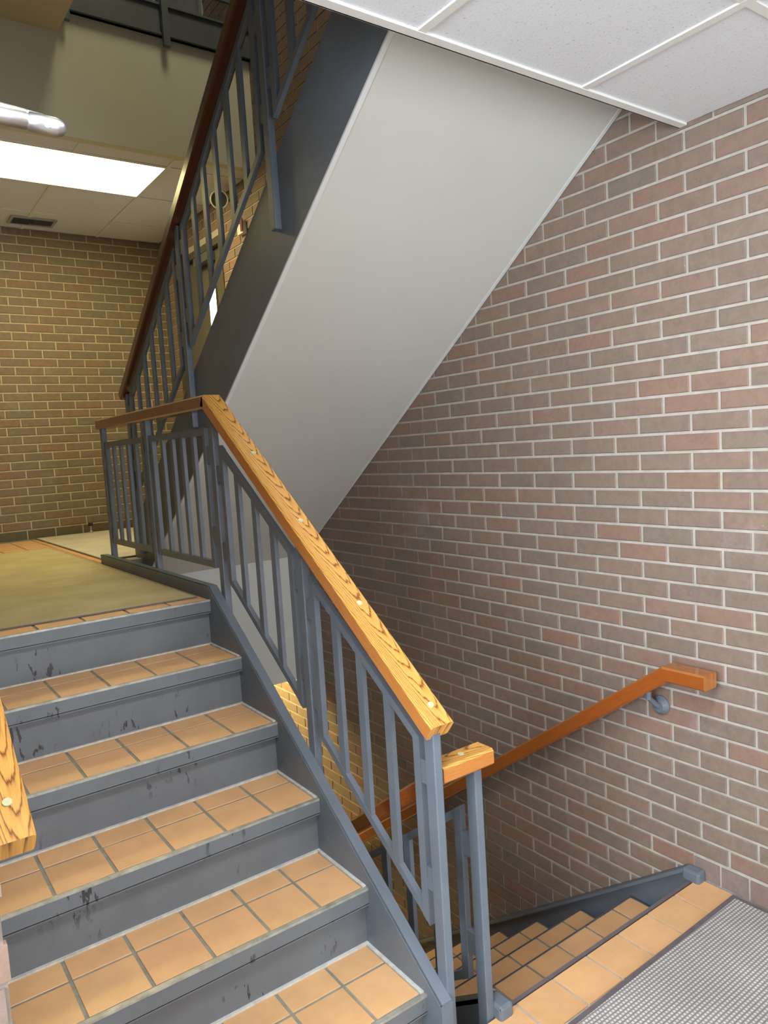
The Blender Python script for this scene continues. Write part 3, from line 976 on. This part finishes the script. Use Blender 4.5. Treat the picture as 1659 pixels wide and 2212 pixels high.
# ------------------------------------------------------------------ small fittings
# round rimmed disc near the landing ceiling
t = thing('round_mirror', 'small round white-rimmed mirror high on the brick wall by the landing ceiling', 'mirror', (2.19, 4.72, 3.29))
dirv = (EYE - Vector((2.19, 4.72, 3.29))).normalized()
MB().lathe(Vector((2.19, 4.72, 3.29)) - dirv * .012, dirv, [(0, .052), (.010, .052), (.0102, .002)], 28).build('mirror_face', M['doorframe'], t)
rim = MB()
prof = []
u = dirv.orthogonal().normalized(); w_ = dirv.cross(u)
N, K = 32, 8
for i in range(N):
    a = 2 * math.pi * i / N
    e = u * math.cos(a) + w_ * math.sin(a)
    for k in range(K):
        b = 2 * math.pi * k / K
        prof.append(Vector((2.19, 4.72, 3.29)) + e * (.056 + .0055 * math.cos(b)) + dirv * (.0055 * math.sin(b)))
rim.add(prof, [(i * K + k, i * K + (k + 1) % K, ((i + 1) % N) * K + (k + 1) % K, ((i + 1) % N) * K + k) for i in range(N) for k in range(K)])
rim.build('rim', M['white'], t, smooth=True)
MB().cyl((XW, 4.74, 3.30), (-.10, -.01, -.005), .010, .008, 10).build('bracket_arm', M['beam'], t)
# small alarm box
t = thing('alarm_box', 'small white and maroon alarm box on the brick wall beside the upper railing', 'alarm', (2.29, 4.62, 3.10))
MB().box(XW - .03, XW, 4.58, 4.66, 3.05, 3.13).build('body', M['white'], t)
MB().box(XW - .036, XW - .03, 4.57, 4.60, 3.06, 3.14).box(XW - .036, XW - .03, 4.60, 4.66, 3.115, 3.14).build('trim', M['maroon'], t)
# ceiling vent
t = thing('ceiling_vent', 'grey metal air vent in the landing ceiling next to the far brick wall', 'vent', (1.28, 5.985, CEIL_L))
MB().box(1.13, 1.44, 5.895, 5.915, CEIL_L - .008, CEIL_L + .002).box(1.13, 1.44, 6.055, 6.075, CEIL_L - .008, CEIL_L + .002).box(1.13, 1.15, 5.915, 6.055, CEIL_L - .008, CEIL_L + .002).box(1.42, 1.44, 5.915, 6.055, CEIL_L - .008, CEIL_L + .002).build('frame', M['vent'], t)
MB().box(1.15, 1.42, 5.915, 6.055, CEIL_L - .001, CEIL_L + .003).build('recess', M['vent_dark'], t)
for k in range(6):
    yk = 5.925 + k * .0225
    MB().prism_yz([(yk, CEIL_L - .007), (yk + .004, CEIL_L - .007), (yk + .016, CEIL_L - .001), (yk + .012, CEIL_L - .001)], 1.275, 1.42).build('slat', M['vent'], t)
    MB().prism_yz([(yk + .012, CEIL_L - .007), (yk + .016, CEIL_L - .007), (yk + .004, CEIL_L - .001), (yk, CEIL_L - .001)], 1.15, 1.275).build('slat', M['vent_dark'], t)
# door stop
t = thing('door_stop', 'small chrome door stop with black rubber tip on the landing floor by the far wall', 'door stop', (1.52, 6.12, LAND + .008))
MB().lathe((1.52, 6.12, LAND + .008), (0, 0, 1), [(0, .024), (.006, .024), (.012, .014), (.045, .010), (.05, .012)], 18).build('base', M['chrome'], t)
MB().lathe((1.52, 6.12, LAND + .058), (0, 0, 1), [(0, .014), (.004, .018), (.022, .018), (.026, .014)], 18).build('rubber_tip', M['black'], t)
# chrome fitting projecting from the left wall
t = thing('wall_fitting', 'polished chrome tubular fitting with rounded end jutting in at the upper left', 'fitting', (.115, 1.302, 2.14))
ax0, ax1 = Vector((.114, 1.302, 2.146)), Vector((.345, 1.302, 2.137))
L = (ax1 - ax0).length
MB().lathe(ax0, ax1 - ax0, [(0, .0135), (L * .74, .0135), (L * .745, .0125), (L * .755, .0125), (L * .76, .0145), (L * .93, .0150), (L * .975, .012), (L, .006)], 28).build('tube', M['chrome'], t, smooth=True)
up = Vector((0, 0, 1))
MB().lathe(ax0 + up * .021, ax1 - ax0 - Vector((.0, 0, .012)), [(0, .0055), (L * .86, .0055), (L * .88, .003)], 14).build('lever', M['chrome'], t, smooth=True)
MB().lathe(ax1 - (ax1 - ax0).normalized() * .03 + Vector((.0, -.013, -.004)), (0, -1, 0), [(0, .006), (.004, .005)], 14).build('screw', M['white'], t)
MB().lathe((.109, 1.302, 2.146), (1, 0, 0), [(0, .034), (.008, .034), (.012, .026)], 24).build('mounting_plate', M['chrome'], t)
